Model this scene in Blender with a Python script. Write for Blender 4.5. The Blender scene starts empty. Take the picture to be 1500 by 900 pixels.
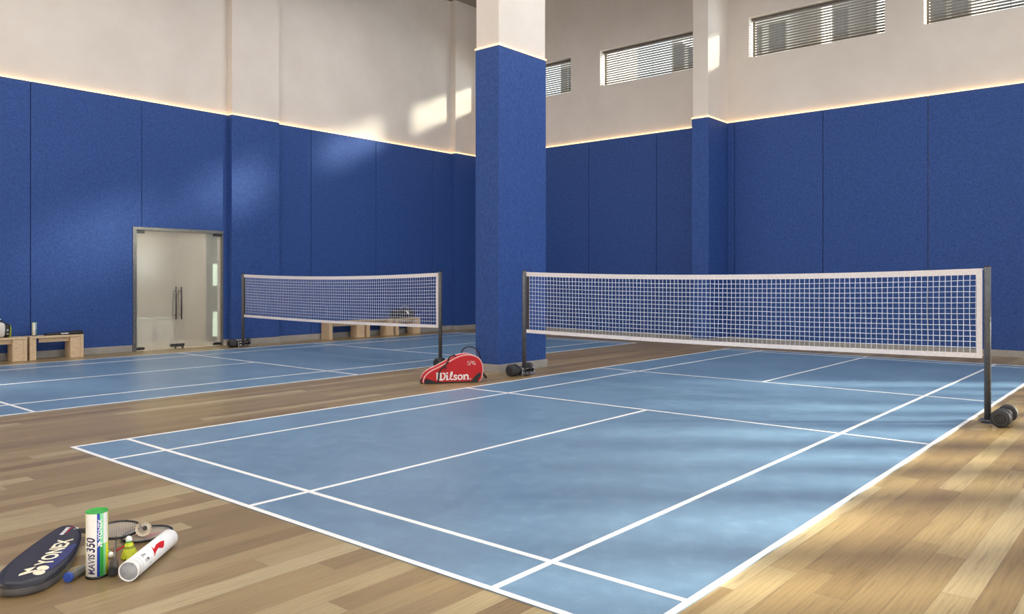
import bpy, bmesh, math, random
from mathutils import Vector, Matrix
random.seed(7)
PI = math.pi
SC = bpy.context.scene
COL = SC.collection

# ------------------------------------------------------------------ camera, sky, sun, lamps, exposure
cd = bpy.data.cameras.new('camera')
cam = bpy.data.objects.new('camera', cd)
COL.objects.link(cam)
cam.location = (-2.7, -7.1496, 1.4166)
cam.rotation_euler = (PI/2, 0, 0.704 - PI/2)
cd.sensor_width = 36.0
cd.lens = 36.0 * 1161.8 / 1500.0
cd.shift_y = -40.0 / 1500.0
cd.clip_end = 300
SC.camera = cam
SC.view_settings.view_transform = 'Standard'
SC.view_settings.look = 'None'
SC.view_settings.gamma = 1.0
SC.view_settings.use_curve_mapping = False
SC.view_settings.exposure = 0.0

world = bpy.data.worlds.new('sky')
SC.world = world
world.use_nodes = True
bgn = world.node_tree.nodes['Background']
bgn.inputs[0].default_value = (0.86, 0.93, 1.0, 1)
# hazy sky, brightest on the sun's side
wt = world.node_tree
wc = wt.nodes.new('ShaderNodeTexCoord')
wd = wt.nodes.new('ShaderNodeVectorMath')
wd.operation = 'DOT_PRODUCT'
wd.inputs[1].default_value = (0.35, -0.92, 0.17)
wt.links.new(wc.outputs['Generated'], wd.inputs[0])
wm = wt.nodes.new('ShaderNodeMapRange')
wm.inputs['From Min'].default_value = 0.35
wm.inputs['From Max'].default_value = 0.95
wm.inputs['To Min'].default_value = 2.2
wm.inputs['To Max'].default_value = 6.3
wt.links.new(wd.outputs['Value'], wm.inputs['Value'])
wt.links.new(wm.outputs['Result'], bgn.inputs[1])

SUN_AZ = Vector((-0.62, 0.785, 0)).normalized()
SUN_EL = math.radians(15.5)
sl = bpy.data.lights.new('sun', 'SUN')
sl.energy = 31.0
sl.angle = math.radians(5.0)
sl.color = (1.0, 0.92, 0.76)
sun = bpy.data.objects.new('sun', sl)
COL.objects.link(sun)
sdir = Vector((SUN_AZ.x*math.cos(SUN_EL), SUN_AZ.y*math.cos(SUN_EL), -math.sin(SUN_EL)))
sun.rotation_euler = sdir.to_track_quat('-Z', 'Y').to_euler()
sun.location = (20, -30, 14)

def area(name, loc, sx, sy, watt, color, direction, spread=PI):
    l = bpy.data.lights.new(name, 'AREA')
    l.shape = 'RECTANGLE'
    l.size = sx
    l.size_y = sy
    l.energy = watt
    l.color = color
    l.spread = spread
    o = bpy.data.objects.new(name, l)
    COL.objects.link(o)
    o.location = loc
    o.rotation_euler = Vector(direction).to_track_quat('-Z', 'Y').to_euler()
    return o
# rows of ceiling lamps
for lx in (-2.5, 3.0, 8.5):
    for ly in (-6.5, -1.0, 5.0):
        area('ceiling_lamp', (lx, ly, 9.1), 2.4, 0.6, 142, (1.0, 0.97, 0.94), (0, 0, -1), math.radians(165))

# ------------------------------------------------------------------ materials
def mat(name, color=(0.5, 0.5, 0.5), rough=0.5, metal=0.0, spec=0.5):
    m = bpy.data.materials.new(name)
    m.use_nodes = True
    p = m.node_tree.nodes['Principled BSDF']
    p.inputs['Base Color'].default_value = (*color, 1)
    p.inputs['Roughness'].default_value = rough
    p.inputs['Metallic'].default_value = metal
    p.inputs['Specular IOR Level'].default_value = spec
    return m

def srgb(r, g, b):
    f = lambda c: (c/12.92 if c <= 0.04045 else ((c+0.055)/1.055)**2.4)
    return (f(r/255), f(g/255), f(b/255))

class NT:
    def __init__(s, m):
        s.t = m.node_tree
        s.p = s.t.nodes['Principled BSDF']
    def n(s, typ, **kw):
        x = s.t.nodes.new(typ)
        for k, v in kw.items():
            setattr(x, k, v)
        return x
    def l(s, a, b):
        s.t.links.new(a, b)
    def math(s, op, a, b=None, c=None):
        x = s.n('ShaderNodeMath', operation=op)
        for i, v in enumerate((a, b, c)):
            if v is None:
                continue
            if isinstance(v, (int, float)):
                x.inputs[i].default_value = v
            else:
                s.l(v, x.inputs[i])
        return x.outputs[0]
    def ramp(s, fac, stops):
        r = s.n('ShaderNodeValToRGB')
        e = r.color_ramp.elements
        while len(e) < len(stops):
            e.new(0.5)
        for i, (p, c) in enumerate(stops):
            e[i].position = p
            e[i].color = (*c, 1)
        s.l(fac, r.inputs[0])
        return r.outputs[0]
    def noise(s, vec, scale, detail=4, rough=0.55):
        x = s.n('ShaderNodeTexNoise')
        x.inputs['Scale'].default_value = scale
        x.inputs['Detail'].default_value = detail
        x.inputs['Roughness'].default_value = rough
        s.l(vec, x.inputs['Vector'])
        return x.outputs['Fac']
    def pos(s, scale=(1, 1, 1)):
        g = s.n('ShaderNodeNewGeometry')
        mp = s.n('ShaderNodeMapping')
        mp.inputs['Scale'].default_value = scale
        s.l(g.outputs['Position'], mp.inputs['Vector'])
        return mp.outputs[0]
    def bump(s, h, strength, dist):
        b = s.n('ShaderNodeBump')
        b.inputs['Strength'].default_value = strength
        b.inputs['Distance'].default_value = dist
        s.l(h, b.inputs['Height'])
        s.l(b.outputs[0], s.p.inputs['Normal'])
    def mix(s, fac, a, b, blend='MIX'):
        x = s.n('ShaderNodeMix', data_type='RGBA', blend_type=blend)
        for i, v in ((0, fac), (6, a), (7, b)):
            if isinstance(v, (int, float)):
                x.inputs[i].default_value = v
            elif isinstance(v, tuple):
                x.inputs[i].default_value = (*v, 1)
            else:
                s.l(v, x.inputs[i])
        return x.outputs[2]

def make_wood_floor():
    m = mat('wood_planks', rough=0.3)
    t = NT(m)
    g = t.n('ShaderNodeNewGeometry')
    sp = t.n('ShaderNodeSeparateXYZ')
    t.l(g.outputs['Position'], sp.inputs[0])
    W, L = 0.1448, 2.35
    v = t.math('DIVIDE', t.math('ADD', sp.outputs[1], 5.868 + 100*W), W)
    row = t.math('FLOOR', v)
    wn = t.n('ShaderNodeTexWhiteNoise', noise_dimensions='1D')
    t.l(row, wn.inputs['W'])
    u = t.math('ADD', t.math('DIVIDE', sp.outputs[0], L), t.math('MULTIPLY', wn.outputs['Value'], 7.3))
    colid = t.math('FLOOR', u)
    cv = t.n('ShaderNodeCombineXYZ')
    t.l(row, cv.inputs[0]); t.l(colid, cv.inputs[1])
    wn2 = t.n('ShaderNodeTexWhiteNoise', noise_dimensions='2D')
    t.l(cv.outputs[0], wn2.inputs['Vector'])
    base = t.ramp(wn2.outputs['Value'], [(0.0, srgb(130, 108, 74)), (0.4, srgb(144, 122, 85)), (0.75, srgb(153, 132, 93)), (1.0, srgb(173, 156, 120))])
    # grain
    gv = t.n('ShaderNodeCombineXYZ')
    t.l(t.math('ADD', t.math('MULTIPLY', sp.outputs[0], 1.6), t.math('MULTIPLY', wn2.outputs['Value'], 37.0)), gv.inputs[0])
    t.l(t.math('MULTIPLY', sp.outputs[1], 26.0), gv.inputs[1])
    gn = t.noise(gv.outputs[0], 1.5, 7, 0.68)
    gcol = t.ramp(gn, [(0.30, (0.55, 0.51, 0.46)), (0.46, (0.95, 0.95, 0.94)), (0.72, (1.12, 1.12, 1.12))])
    c = t.mix(0.85, base, gcol, 'MULTIPLY')
    gv2 = t.n('ShaderNodeCombineXYZ')
    t.l(t.math('ADD', t.math('MULTIPLY', sp.outputs[0], 3.0), t.math('MULTIPLY', wn2.outputs['Value'], 91.0)), gv2.inputs[0])
    t.l(t.math('MULTIPLY', sp.outputs[1], 14.0), gv2.inputs[1])
    wv = t.n('ShaderNodeTexWave', bands_direction='Y')
    wv.inputs['Scale'].default_value = 0.9
    wv.inputs['Distortion'].default_value = 7.0
    wv.inputs['Detail'].default_value = 3.0
    t.l(gv2.outputs[0], wv.inputs['Vector'])
    c = t.mix(0.22, c, t.ramp(wv.outputs['Fac'], [(0.0, (0.55, 0.5, 0.44)), (0.5, (1, 1, 1))]), 'MULTIPLY')
    # seams
    fv = t.math('FRACT', v)
    fu = t.math('FRACT', u)
    sv = t.math('MINIMUM', fv, t.math('SUBTRACT', 1.0, fv))
    su = t.math('MULTIPLY', t.math('MINIMUM', fu, t.math('SUBTRACT', 1.0, fu)), L/W)
    sm = t.math('MINIMUM', sv, t.math('MULTIPLY', su, 0.75))
    line = t.math('LESS_THAN', sm, 0.0085)
    c = t.mix(t.math('MULTIPLY', line, 0.7), c, (0.10, 0.07, 0.045))
    t.l(c, t.p.inputs['Base Color'])
    r = t.math('ADD', t.math('MULTIPLY', gn, 0.16), 0.24)
    t.l(r, t.p.inputs['Roughness'])
    t.bump(t.math('SUBTRACT', t.math('MULTIPLY', gn, 0.3), line), 0.12, 0.004)
    return m

def make_court():
    m = mat('blue_court_sheet', rough=0.36)
    t = NT(m)
    p = t.pos()
    n1 = t.noise(p, 0.9, 5, 0.6)
    n2 = t.noise(p, 7.0, 6, 0.7)
    n3 = t.noise(t.pos((1.0, 2.2, 1)), 22.0, 4, 0.7)
    c = t.ramp(n1, [(0.3, srgb(95, 124, 153)), (0.7, srgb(109, 139, 167))])
    c = t.mix(0.65, c, t.ramp(n2, [(0.36, (0.90, 0.91, 0.92)), (0.5, (1, 1, 1)), (0.68, (1.32, 1.28, 1.22))]), 'MULTIPLY')
    sc = t.math('MULTIPLY', t.ramp(n3, [(0.62, (0, 0, 0)), (0.74, (1, 1, 1))]), t.ramp(n2, [(0.5, (0, 0, 0)), (0.65, (1, 1, 1))]))
    c = t.mix(t.math('MULTIPLY', sc, 0.45), c, srgb(170, 194, 214))
    t.l(c, t.p.inputs['Base Color'])
    t.l(t.math('ADD', t.math('MULTIPLY', n2, 0.2), 0.26), t.p.inputs['Roughness'])
    t.bump(n3, 0.03, 0.003)
    return m

def make_felt(name, c1, c2):
    m = mat(name, rough=0.62, spec=0.35)
    t = NT(m)
    p = t.pos()
    n1 = t.noise(p, 160.0, 3, 0.6)
    n2 = t.noise(p, 22.0, 6, 0.75)
    f = t.math('ADD', t.math('MULTIPLY', n1, 0.45), t.math('MULTIPLY', n2, 0.55))
    t.l(t.ramp(f, [(0.36, c1), (0.62, c2)]), t.p.inputs['Base Color'])
    t.bump(f, 0.7, 0.012)
    return m

def make_plaster():
    m = mat('cream_plaster', rough=0.75, spec=0.25)
    t = NT(m)
    n = t.noise(t.pos(), 1.3, 5, 0.6)
    t.l(t.ramp(n, [(0.3, srgb(218, 209, 200)), (0.7, srgb(226, 218, 210))]), t.p.inputs['Base Color'])
    t.bump(t.noise(t.pos(), 60, 3), 0.04, 0.002)
    return m

def make_pale_wood():
    m = mat('pale_bench_wood', rough=0.5)
    t = NT(m)
    n = t.noise(t.pos((2, 9, 9)), 6.0, 5, 0.65)
    t.l(t.ramp(n, [(0.3, srgb(196, 168, 134)), (0.7, srgb(222, 198, 166))]), t.p.inputs['Base Color'])
    return m

def noisy(name, c1, c2, rough, scale, metal=0.0, bump=0.0, spec=0.5):
    m = mat(name, c1, rough, metal, spec)
    t = NT(m)
    tc = t.n('ShaderNodeTexCoord')
    n = t.noise(tc.outputs['Object'], scale, 4, 0.6)
    t.l(t.ramp(n, [(0.35, c1), (0.65, c2)]), t.p.inputs['Base Color'])
    if bump:
        t.bump(n, bump, 0.003)
    return m

def emit(name, color, strength):
    m = mat(name, color, 0.5)
    p = m.node_tree.nodes['Principled BSDF']
    p.inputs['Emission Color'].default_value = (*color, 1)
    p.inputs['Emission Strength'].default_value = strength
    return m

def glass_mat(name, tint=(0.95, 0.98, 0.97)):
    m = bpy.data.materials.new(name)
    m.use_nodes = True
    t = m.node_tree
    t.nodes.clear()
    out = t.nodes.new('ShaderNodeOutputMaterial')
    mx = t.nodes.new('ShaderNodeMixShader')
    tr = t.nodes.new('ShaderNodeBsdfTransparent')
    gl = t.nodes.new('ShaderNodeBsdfGlossy')
    tr.inputs[0].default_value = (*tint, 1)
    gl.inputs['Roughness'].default_value = 0.03
    mx.inputs[0].default_value = 0.06
    t.links.new(tr.outputs[0], mx.inputs[1])
    t.links.new(gl.outputs[0], mx.inputs[2])
    t.links.new(mx.outputs[0], out.inputs[0])
    return m

def frosted_mat(name):
    m = bpy.data.materials.new(name)
    m.use_nodes = True
    t = m.node_tree
    t.nodes.clear()
    out = t.nodes.new('ShaderNodeOutputMaterial')
    m1 = t.nodes.new('ShaderNodeMixShader')
    m2 = t.nodes.new('ShaderNodeMixShader')
    rf = t.nodes.new('ShaderNodeBsdfRefraction')
    df = t.nodes.new('ShaderNodeBsdfDiffuse')
    gl = t.nodes.new('ShaderNodeBsdfGlossy')
    rf.inputs['Color'].default_value = (0.93, 0.96, 0.94, 1)
    rf.inputs['Roughness'].default_value = 0.10
    rf.inputs['IOR'].default_value = 1.08
    df.inputs['Color'].default_value = (*srgb(205, 198, 186), 1)
    gl.inputs['Roughness'].default_value = 0.12
    m1.inputs[0].default_value = 0.42
    m2.inputs[0].default_value = 0.08
    t.links.new(rf.outputs[0], m1.inputs[1])
    t.links.new(df.outputs[0], m1.inputs[2])
    t.links.new(m1.outputs[0], m2.inputs[1])
    t.links.new(gl.outputs[0], m2.inputs[2])
    t.links.new(m2.outputs[0], out.inputs[0])
    return m

M = {
    'floor': make_wood_floor(),
    'court': make_court(),
    'line': noisy('white_court_paint', srgb(236, 234, 232), srgb(244, 242, 240), 0.4, 9),
    'felt': make_felt('blue_felt_panel', srgb(28, 56, 118), srgb(56, 92, 160)),
    'seam': mat('panel_joint', srgb(14, 26, 62), 0.9),
    'plaster': make_plaster(),
    'ceil': noisy('grey_ceiling_paint', srgb(150, 142, 134), srgb(158, 150, 142), 0.8, 2),
    'skirt': noisy('grey_skirting', srgb(150, 146, 142), srgb(162, 158, 153), 0.5, 5),
    'led': emit('warm_led', (1.0, 0.62, 0.27), 2.4),
    'alu': noisy('brushed_grey_metal', srgb(110, 110, 108), srgb(132, 131, 128), 0.38, 30, 0.7),
    'steel': noisy('dark_steel', srgb(70, 70, 70), srgb(92, 92, 92), 0.3, 30, 0.8),
    'chrome': noisy('bright_chrome', srgb(215, 215, 218), srgb(232, 232, 234), 0.12, 20, 1.0),
    'post': noisy('charcoal_painted_steel', srgb(78, 79, 82), srgb(92, 93, 96), 0.4, 25, 0.2),
    'rubber': noisy('charcoal_rubber', srgb(46, 46, 50), srgb(58, 58, 62), 0.6, 25, 0.0, 0.1),
    'string_net': noisy('white_net_cord', srgb(205, 214, 232), srgb(222, 228, 240), 0.7, 60),
    'tape': noisy('white_net_tape', srgb(226, 220, 222), srgb(238, 233, 234), 0.7, 40),
    'blind': noisy('taupe_blind_slat', srgb(104, 95, 88), srgb(116, 106, 98), 0.6, 12),
    'wframe': noisy('dark_window_frame', srgb(86, 78, 70), srgb(98, 90, 82), 0.5, 12),
    'glass': glass_mat('clear_window_glass'),
    'sun_dim': glass_mat('sun_dimming_glass', (0.93, 0.94, 0.92)),
    'frost': frosted_mat('frosted_door_glass'),
    'bench': make_pale_wood(),
    'black': noisy('black_nylon', srgb(22, 22, 24), srgb(34, 34, 36), 0.55, 80, 0, 0.1),
    'blackgloss': noisy('black_gloss', srgb(18, 18, 20), srgb(28, 28, 30), 0.25, 30),
    'strap': noisy('charcoal_webbing', srgb(48, 46, 46), srgb(64, 62, 62), 0.6, 120, 0, 0.2),
    'white': noisy('white_plastic', srgb(232, 232, 232), srgb(242, 242, 242), 0.35, 15),
    'offwhite': noisy('white_nylon', srgb(214, 208, 200), srgb(230, 225, 218), 0.6, 40, 0, 0.1),
    'grey': noisy('grey_plastic', srgb(146, 148, 156), srgb(160, 162, 168), 0.5, 15),
    'red': noisy('red_nylon', srgb(178, 8, 20), srgb(194, 14, 26), 0.5, 60, 0, 0.05),
    'redpaint': noisy('red_gloss_paint', srgb(196, 26, 34), srgb(212, 38, 44), 0.25, 20),
    'pinkpipe': noisy('pale_pink_piping', srgb(226, 190, 184), srgb(236, 206, 200), 0.5, 40),
    'navy': noisy('navy_coated_fabric', srgb(24, 25, 38), srgb(30, 31, 46), 0.42, 6, 0, 0.0),
    'navyblue': noisy('deep_blue_print', srgb(30, 36, 92), srgb(36, 44, 106), 0.42, 6),
    'casegrey': noisy('dark_grey_side_band', srgb(74, 72, 74), srgb(90, 88, 90), 0.35, 12),
    'cream': noisy('cream_print', srgb(240, 230, 200), srgb(246, 238, 214), 0.5, 20),
    'blue': noisy('blue_print', srgb(34, 62, 160), srgb(40, 70, 172), 0.35, 15),
    'bluecap': noisy('blue_rubber_cap', srgb(38, 66, 150), srgb(48, 78, 164), 0.5, 15),
    'green': noisy('green_print', srgb(46, 160, 60), srgb(58, 176, 70), 0.35, 15),
    'mint': noisy('mint_print', srgb(128, 214, 160), srgb(142, 222, 172), 0.35, 15),
    'yellow': noisy('yellow_print', srgb(222, 222, 40), srgb(232, 232, 58), 0.35, 15),
    'ink': noisy('black_print', srgb(24, 24, 30), srgb(34, 34, 40), 0.5, 15),
    'darkblueink': noisy('dark_blue_print', srgb(22, 26, 70), srgb(28, 32, 80), 0.4, 15),
    'nylon': noisy('yellow_green_nylon', srgb(196, 206, 34), srgb(216, 224, 56), 0.4, 40),
    'cork': noisy('white_cork', srgb(240, 238, 232), srgb(248, 246, 242), 0.5, 40),
    'feather': noisy('goose_feather', srgb(222, 206, 178), srgb(244, 236, 218), 0.6, 90),
    'gripgrey': noisy('grey_grip_tape', srgb(92, 90, 90), srgb(116, 114, 112), 0.6, 60, 0, 0.2),
    'gripdark': noisy('dark_grip_tape', srgb(58, 50, 46), srgb(74, 66, 60), 0.55, 60, 0, 0.2),
    'string': noisy('white_racket_string', srgb(196, 190, 184), srgb(214, 208, 202), 0.5, 60),
    'purple': noisy('lilac_racket_string', srgb(140, 134, 156), srgb(156, 148, 170), 0.5, 60),
    'lime': noisy('lime_trim', srgb(150, 168, 40), srgb(166, 184, 56), 0.5, 30),
    'mintwhite': noisy('pale_mint_plastic', srgb(226, 240, 228), srgb(234, 244, 236), 0.4, 12),
    'build1': noisy('taupe_render', srgb(186, 176, 164), srgb(194, 184, 172), 0.8, 1),
    'build2': noisy('grey_brown_render', srgb(146, 136, 126), srgb(154, 144, 134), 0.8, 1),
    'bwin': noisy('dark_building_glass', srgb(74, 72, 70), srgb(88, 86, 84), 0.2, 1),
    'corr': noisy('corridor_paint', srgb(188, 176, 160), srgb(196, 185, 170), 0.7, 2),
    'corrdark': noisy('corridor_dark_green_panel', srgb(70, 84, 74), srgb(80, 94, 84), 0.5, 2),
    'glowstrip': emit('pale_green_glow', (0.80, 1.0, 0.80), 1.3),
}

# ------------------------------------------------------------------ mesh helpers
class MB:
    def __init__(s):
        s.bm = bmesh.new()
        s.mats = []
    def mi(s, m):
        if m not in s.mats:
            s.mats.append(m)
        return s.mats.index(m)
    def _f(s, vs, mi, smooth=False):
        try:
            f = s.bm.faces.new(vs)
        except ValueError:
            return None
        f.material_index = mi
        f.smooth = smooth
        return f
    def box(s, x0, y0, z0, x1, y1, z1, m, bev=0.0):
        i = s.mi(m)
        tmp = bmesh.new() if bev else None
        b = tmp or s.bm
        v = [b.verts.new(c) for c in ((x0,y0,z0),(x1,y0,z0),(x1,y1,z0),(x0,y1,z0),(x0,y0,z1),(x1,y0,z1),(x1,y1,z1),(x0,y1,z1))]
        fs = []
        for q in ((0,3,2,1),(4,5,6,7),(0,1,5,4),(1,2,6,5),(2,3,7,6),(3,0,4,7)):
            f = b.faces.new([v[k] for k in q])
            f.material_index = i
            fs.append(f)
        if bev:
            bmesh.ops.bevel(b, geom=b.edges[:], offset=bev, segments=2, affect='EDGES', profile=0.5)
            for f in b.faces:
                f.material_index = i
            me = bpy.data.meshes.new('t')
            b.to_mesh(me)
            b.free()
            s.bm.from_mesh(me)
            bpy.data.meshes.remove(me)
        return s
    def rings(s, rings, m, closed=True, cap0=True, cap1=True, smooth=True, mfun=None):
        i = s.mi(m)
        R = [[s.bm.verts.new(p) for p in r] for r in rings]
        n = len(R[0])
        for a in range(len(R)-1):
            for k in range(n if closed else n-1):
                k2 = (k+1) % n
                mi = s.mi(mfun(a, k)) if mfun else i
                s._f([R[a][k], R[a][k2], R[a+1][k2], R[a+1][k]], mi, smooth)
        if cap0:
            s._f(list(reversed(R[0])), i, False)
        if cap1:
            s._f(R[-1], i, False)
        return s
    def cyl(s, p0, p1, r0, m, r1=None, n=16, caps=True):
        r1 = r0 if r1 is None else r1
        p0, p1 = Vector(p0), Vector(p1)
        d = (p1-p0).normalized()
        a = Vector((0, 0, 1)) if abs(d.z) < 0.9 else Vector((1, 0, 0))
        u = d.cross(a).normalized()
        w = u.cross(d)
        # orientation so faces point out
        mk = lambda p, r: [p + (u*math.cos(-2*PI*k/n) + w*math.sin(-2*PI*k/n))*r for k in range(n)]
        return s.rings([mk(p0, r0), mk(p1, r1)], m, cap0=caps, cap1=caps)
    def tube(s, pts, r, m, n=8, closed=False, flat=1.0):
        pts = [Vector(p) for p in pts]
        N = len(pts)
        rs = []
        prev = None
        for k, p in enumerate(pts):
            a = pts[(k-1) % N] if (closed or k > 0) else p
            b = pts[(k+1) % N] if (closed or k < N-1) else p
            d = (b-a).normalized()
            if prev is None:
                up = Vector((0, 0, 1)) if abs(d.z) < 0.9 else Vector((1, 0, 0))
                u = d.cross(up).normalized()
            else:
                u = (prev - d*prev.dot(d)).normalized()
            prev = u
            w = u.cross(d)
            rs.append([p + (u*math.cos(-2*PI*j/n)*flat + w*math.sin(-2*PI*j/n))*r for j in range(n)])
        if closed:
            rs.append(rs[0])
            i = s.mi(m)
            R = [[s.bm.verts.new(q) for q in ring] for ring in rs[:-1]]
            for a in range(N):
                b = (a+1) % N
                for k in range(n):
                    k2 = (k+1) % n
                    s._f([R[a][k], R[a][k2], R[b][k2], R[b][k]], i, True)
            return s
        return s.rings(rs, m)
    def lathe(s, prof, m, axis='Z', n=32, mfun=None, org=(0, 0, 0), caps=True):
        o = Vector(org)
        rs = []
        for r, h in prof:
            ring = []
            for k in range(n):
                a = 2*PI*k/n
                c, q = math.cos(a)*r, math.sin(a)*r
                ring.append(o + (Vector((c, q, h)) if axis == 'Z' else Vector((h, c, q))))
            rs.append(ring)
        return s.rings(rs, m, cap0=caps and prof[0][0] > 1e-4, cap1=caps and prof[-1][0] > 1e-4, mfun=mfun)
    def poly(s, pts, m, h=0.0):
        # flat polygon (list of 3D) optionally thickened along its own z
        i = s.mi(m)
        if h == 0:
            s._f([s.bm.verts.new(p) for p in pts], i)
            return s
        lo = [s.bm.verts.new(p) for p in pts]
        hi = [s.bm.verts.new((p[0], p[1], p[2]+h)) for p in pts]
        n = len(pts)
        s._f(list(reversed(lo)), i)
        s._f(hi, i)
        for k in range(n):
            s._f([lo[k], lo[(k+1) % n], hi[(k+1) % n], hi[k]], i)
        return s
    def ribbon(s, pts, w, m, h=0.001, z=0.0):
        # thick 2D stroke in the XY plane with mitred joints
        P = [Vector((p[0], p[1])) for p in pts]
        L, R = [], []
        for k, p in enumerate(P):
            d1 = (p - P[k-1]).normalized() if k > 0 else None
            d2 = (P[k+1] - p).normalized() if k < len(P)-1 else None
            d = d1 if d2 is None else d2 if d1 is None else (d1+d2)
            d = d.normalized() if d.length > 1e-6 else (d2 or d1)
            nn = Vector((-d.y, d.x))
            sc = 1.0
            if d1 is not None and d2 is not None:
                c = max(0.5, abs(nn.dot(Vector((-d1.y, d1.x)))))
                sc = 1.0/c
            ww = w[k] if isinstance(w, (list, tuple)) else w
            L.append(p + nn*ww*0.5*sc)
            R.append(p - nn*ww*0.5*sc)
        i = s.mi(m)
        for k in range(len(P)-1):
            q = [R[k], R[k+1], L[k+1], L[k]]
            s.poly([(a.x, a.y, z) for a in q], m, h)
        return s
    def xf(s, mtx):
        bmesh.ops.transform(s.bm, matrix=mtx, verts=s.bm.verts)
        return s
    def wrap(s, fn):
        for v in s.bm.verts:
            v.co = fn(v.co)
        return s
    def build(s, name, parent=None, loc=(0, 0, 0), recalc=True):
        if recalc:
            bmesh.ops.recalc_face_normals(s.bm, faces=s.bm.faces[:])
        me = bpy.data.meshes.new(name)
        s.bm.to_mesh(me)
        s.bm.free()
        for m in s.mats:
            me.materials.append(M[m])
        o = bpy.data.objects.new(name, me)
        COL.objects.link(o)
        o.location = loc
        if parent is not None:
            o.parent = parent
        return o

def tag(o, label, cat, group=None):
    o['label'] = label
    o['category'] = cat
    if group:
        o['group'] = group
    return o

def thing(name, label, cat, loc=(0, 0, 0), rotz=0.0, group=None, mtx=None):
    o = bpy.data.objects.new(name, None)
    COL.objects.link(o)
    o.empty_display_size = 0.1
    if mtx is not None:
        l, q, s_ = mtx.decompose()
        o.location = l
        o.rotation_mode = 'QUATERNION'
        o.rotation_quaternion = q
    else:
        o.location = loc
        o.rotation_euler = (0, 0, rotz)
    return tag(o, label, cat, group)

def struct(o):
    o['kind'] = 'structure'
    return o

def group_empty(name):
    o = bpy.data.objects.new(name, None)
    COL.objects.link(o)
    return struct(o)

def copy_thing(root, label, loc, rotz=0.0):
    r = root.copy()
    COL.objects.link(r)
    r.location = loc
    r.rotation_euler = (0, 0, rotz)
    r['label'] = label
    for ch in list(root.children):
        c = ch.copy()
        COL.objects.link(c)
        c.parent = r
        for g in list(ch.children):
            d = g.copy()
            COL.objects.link(d)
            d.parent = c
    return r

def text_into(mb, body, size, m, x=0.0, y=0.0, h=0.001, bold=0.0, shear=0.0, sx=1.0, align='LEFT', z=0.0):
    cu = bpy.data.curves.new('txt', 'FONT')
    cu.body = body
    cu.size = size
    cu.shear = shear
    cu.offset = bold
    cu.align_x = align
    cu.resolution_u = 3
    ob = bpy.data.objects.new('txt', cu)
    COL.objects.link(ob)
    dg = bpy.context.evaluated_depsgraph_get()
    me = bpy.data.meshes.new_from_object(ob.evaluated_get(dg))
    bpy.data.objects.remove(ob)
    bpy.data.curves.remove(cu)
    i = mb.mi(m)
    vs = [mb.bm.verts.new((v.co.x*sx + x, v.co.y + y, z + h)) for v in me.vertices]
    wd = max((v.co.x for v in vs), default=0)
    for p in me.polygons:
        mb._f([vs[k] for k in p.vertices], i)
    bpy.data.meshes.remove(me)
    return wd

def axes(o, x, y, z):
    x, y, z = Vector(x), Vector(y), Vector(z)
    return Matrix(((x.x, y.x, z.x, o[0]), (x.y, y.y, z.y, o[1]), (x.z, y.z, z.z, o[2]), (0, 0, 0, 1)))

# ------------------------------------------------------------------ the room
XL, XR = -7.0, 14.28          # rear end and window wall
YF, YL = -10.0, 8.72          # near side wall and door wall
ZC = 9.3                      # ceiling
ZP = 4.985                    # top of the blue cladding
PT = 0.045                    # cladding thickness
fl = MB().box(XL, YF, -0.12, XR, YL, 0, 'floor').build('floor'); struct(fl)
ce = MB().box(XL, YF, ZC, XR, YL, ZC+0.15, 'ceil').build('ceiling'); struct(ce)
DX0, DX1, DZ = 4.38, 6.31, 2.44

# left wall (with the glass door)
b = MB()
YW = YL
b.box(XL, YW, 0, DX0, YW+0.2, ZC, 'plaster')
b.box(DX1, YW, 0, XR+0.25, YW+0.2, ZC, 'plaster')
b.box(DX0, YW, DZ, DX1, YW+0.2, ZC, 'plaster')
wl = struct(b.build('wall_left'))

SK = 0.125                    # skirting height
def panel(parent, x0, x1, z0=SK, z1=ZP):
    o = MB().box(x0+0.006, YL-PT, z0, x1-0.006, YL, z1, 'felt', 0.006).build('wall_panel', parent)
    return o
seamsL = [-5.43, -3.43, -1.43, 0.57, 2.566, 4.561]
for a, c in zip(seamsL[:-1], seamsL[1:]):
    if c > 4.5:
        b = MB()
        q = [(a+0.006, SK), (DX0, SK), (DX0, DZ+0.03), (c-0.006, DZ+0.03), (c-0.006, ZP), (a+0.006, ZP)]
        b.rings([[(p[0], YL-PT, p[1]) for p in q], [(p[0], YL, p[1]) for p in q]], 'felt', smooth=False)
        b.build('wall_panel', wl)
    else:
        panel(wl, a, c)
b = MB()
q = [(4.567, DZ+0.03), (DX1+0.004, DZ+0.03), (DX1+0.004, SK), (6.42, SK), (6.42, ZP), (4.567, ZP)]
b.rings([[(p[0], YL-PT, p[1]) for p in q], [(p[0], YL, p[1]) for p in q]], 'felt', smooth=False)
b.build('wall_panel', wl)
for a, c in ((7.6, 8.571), (8.571, 10.551), (10.551, 12.559), (12.559, 13.3)):
    panel(wl, a, c)
for x0, x1 in ((XL, 6.42), (7.6, 13.3)):
    MB().box(x0, YL-PT-0.012, ZP, x1, YL-0.002, ZP+0.022, 'led').build('light_strip', wl)

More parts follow.
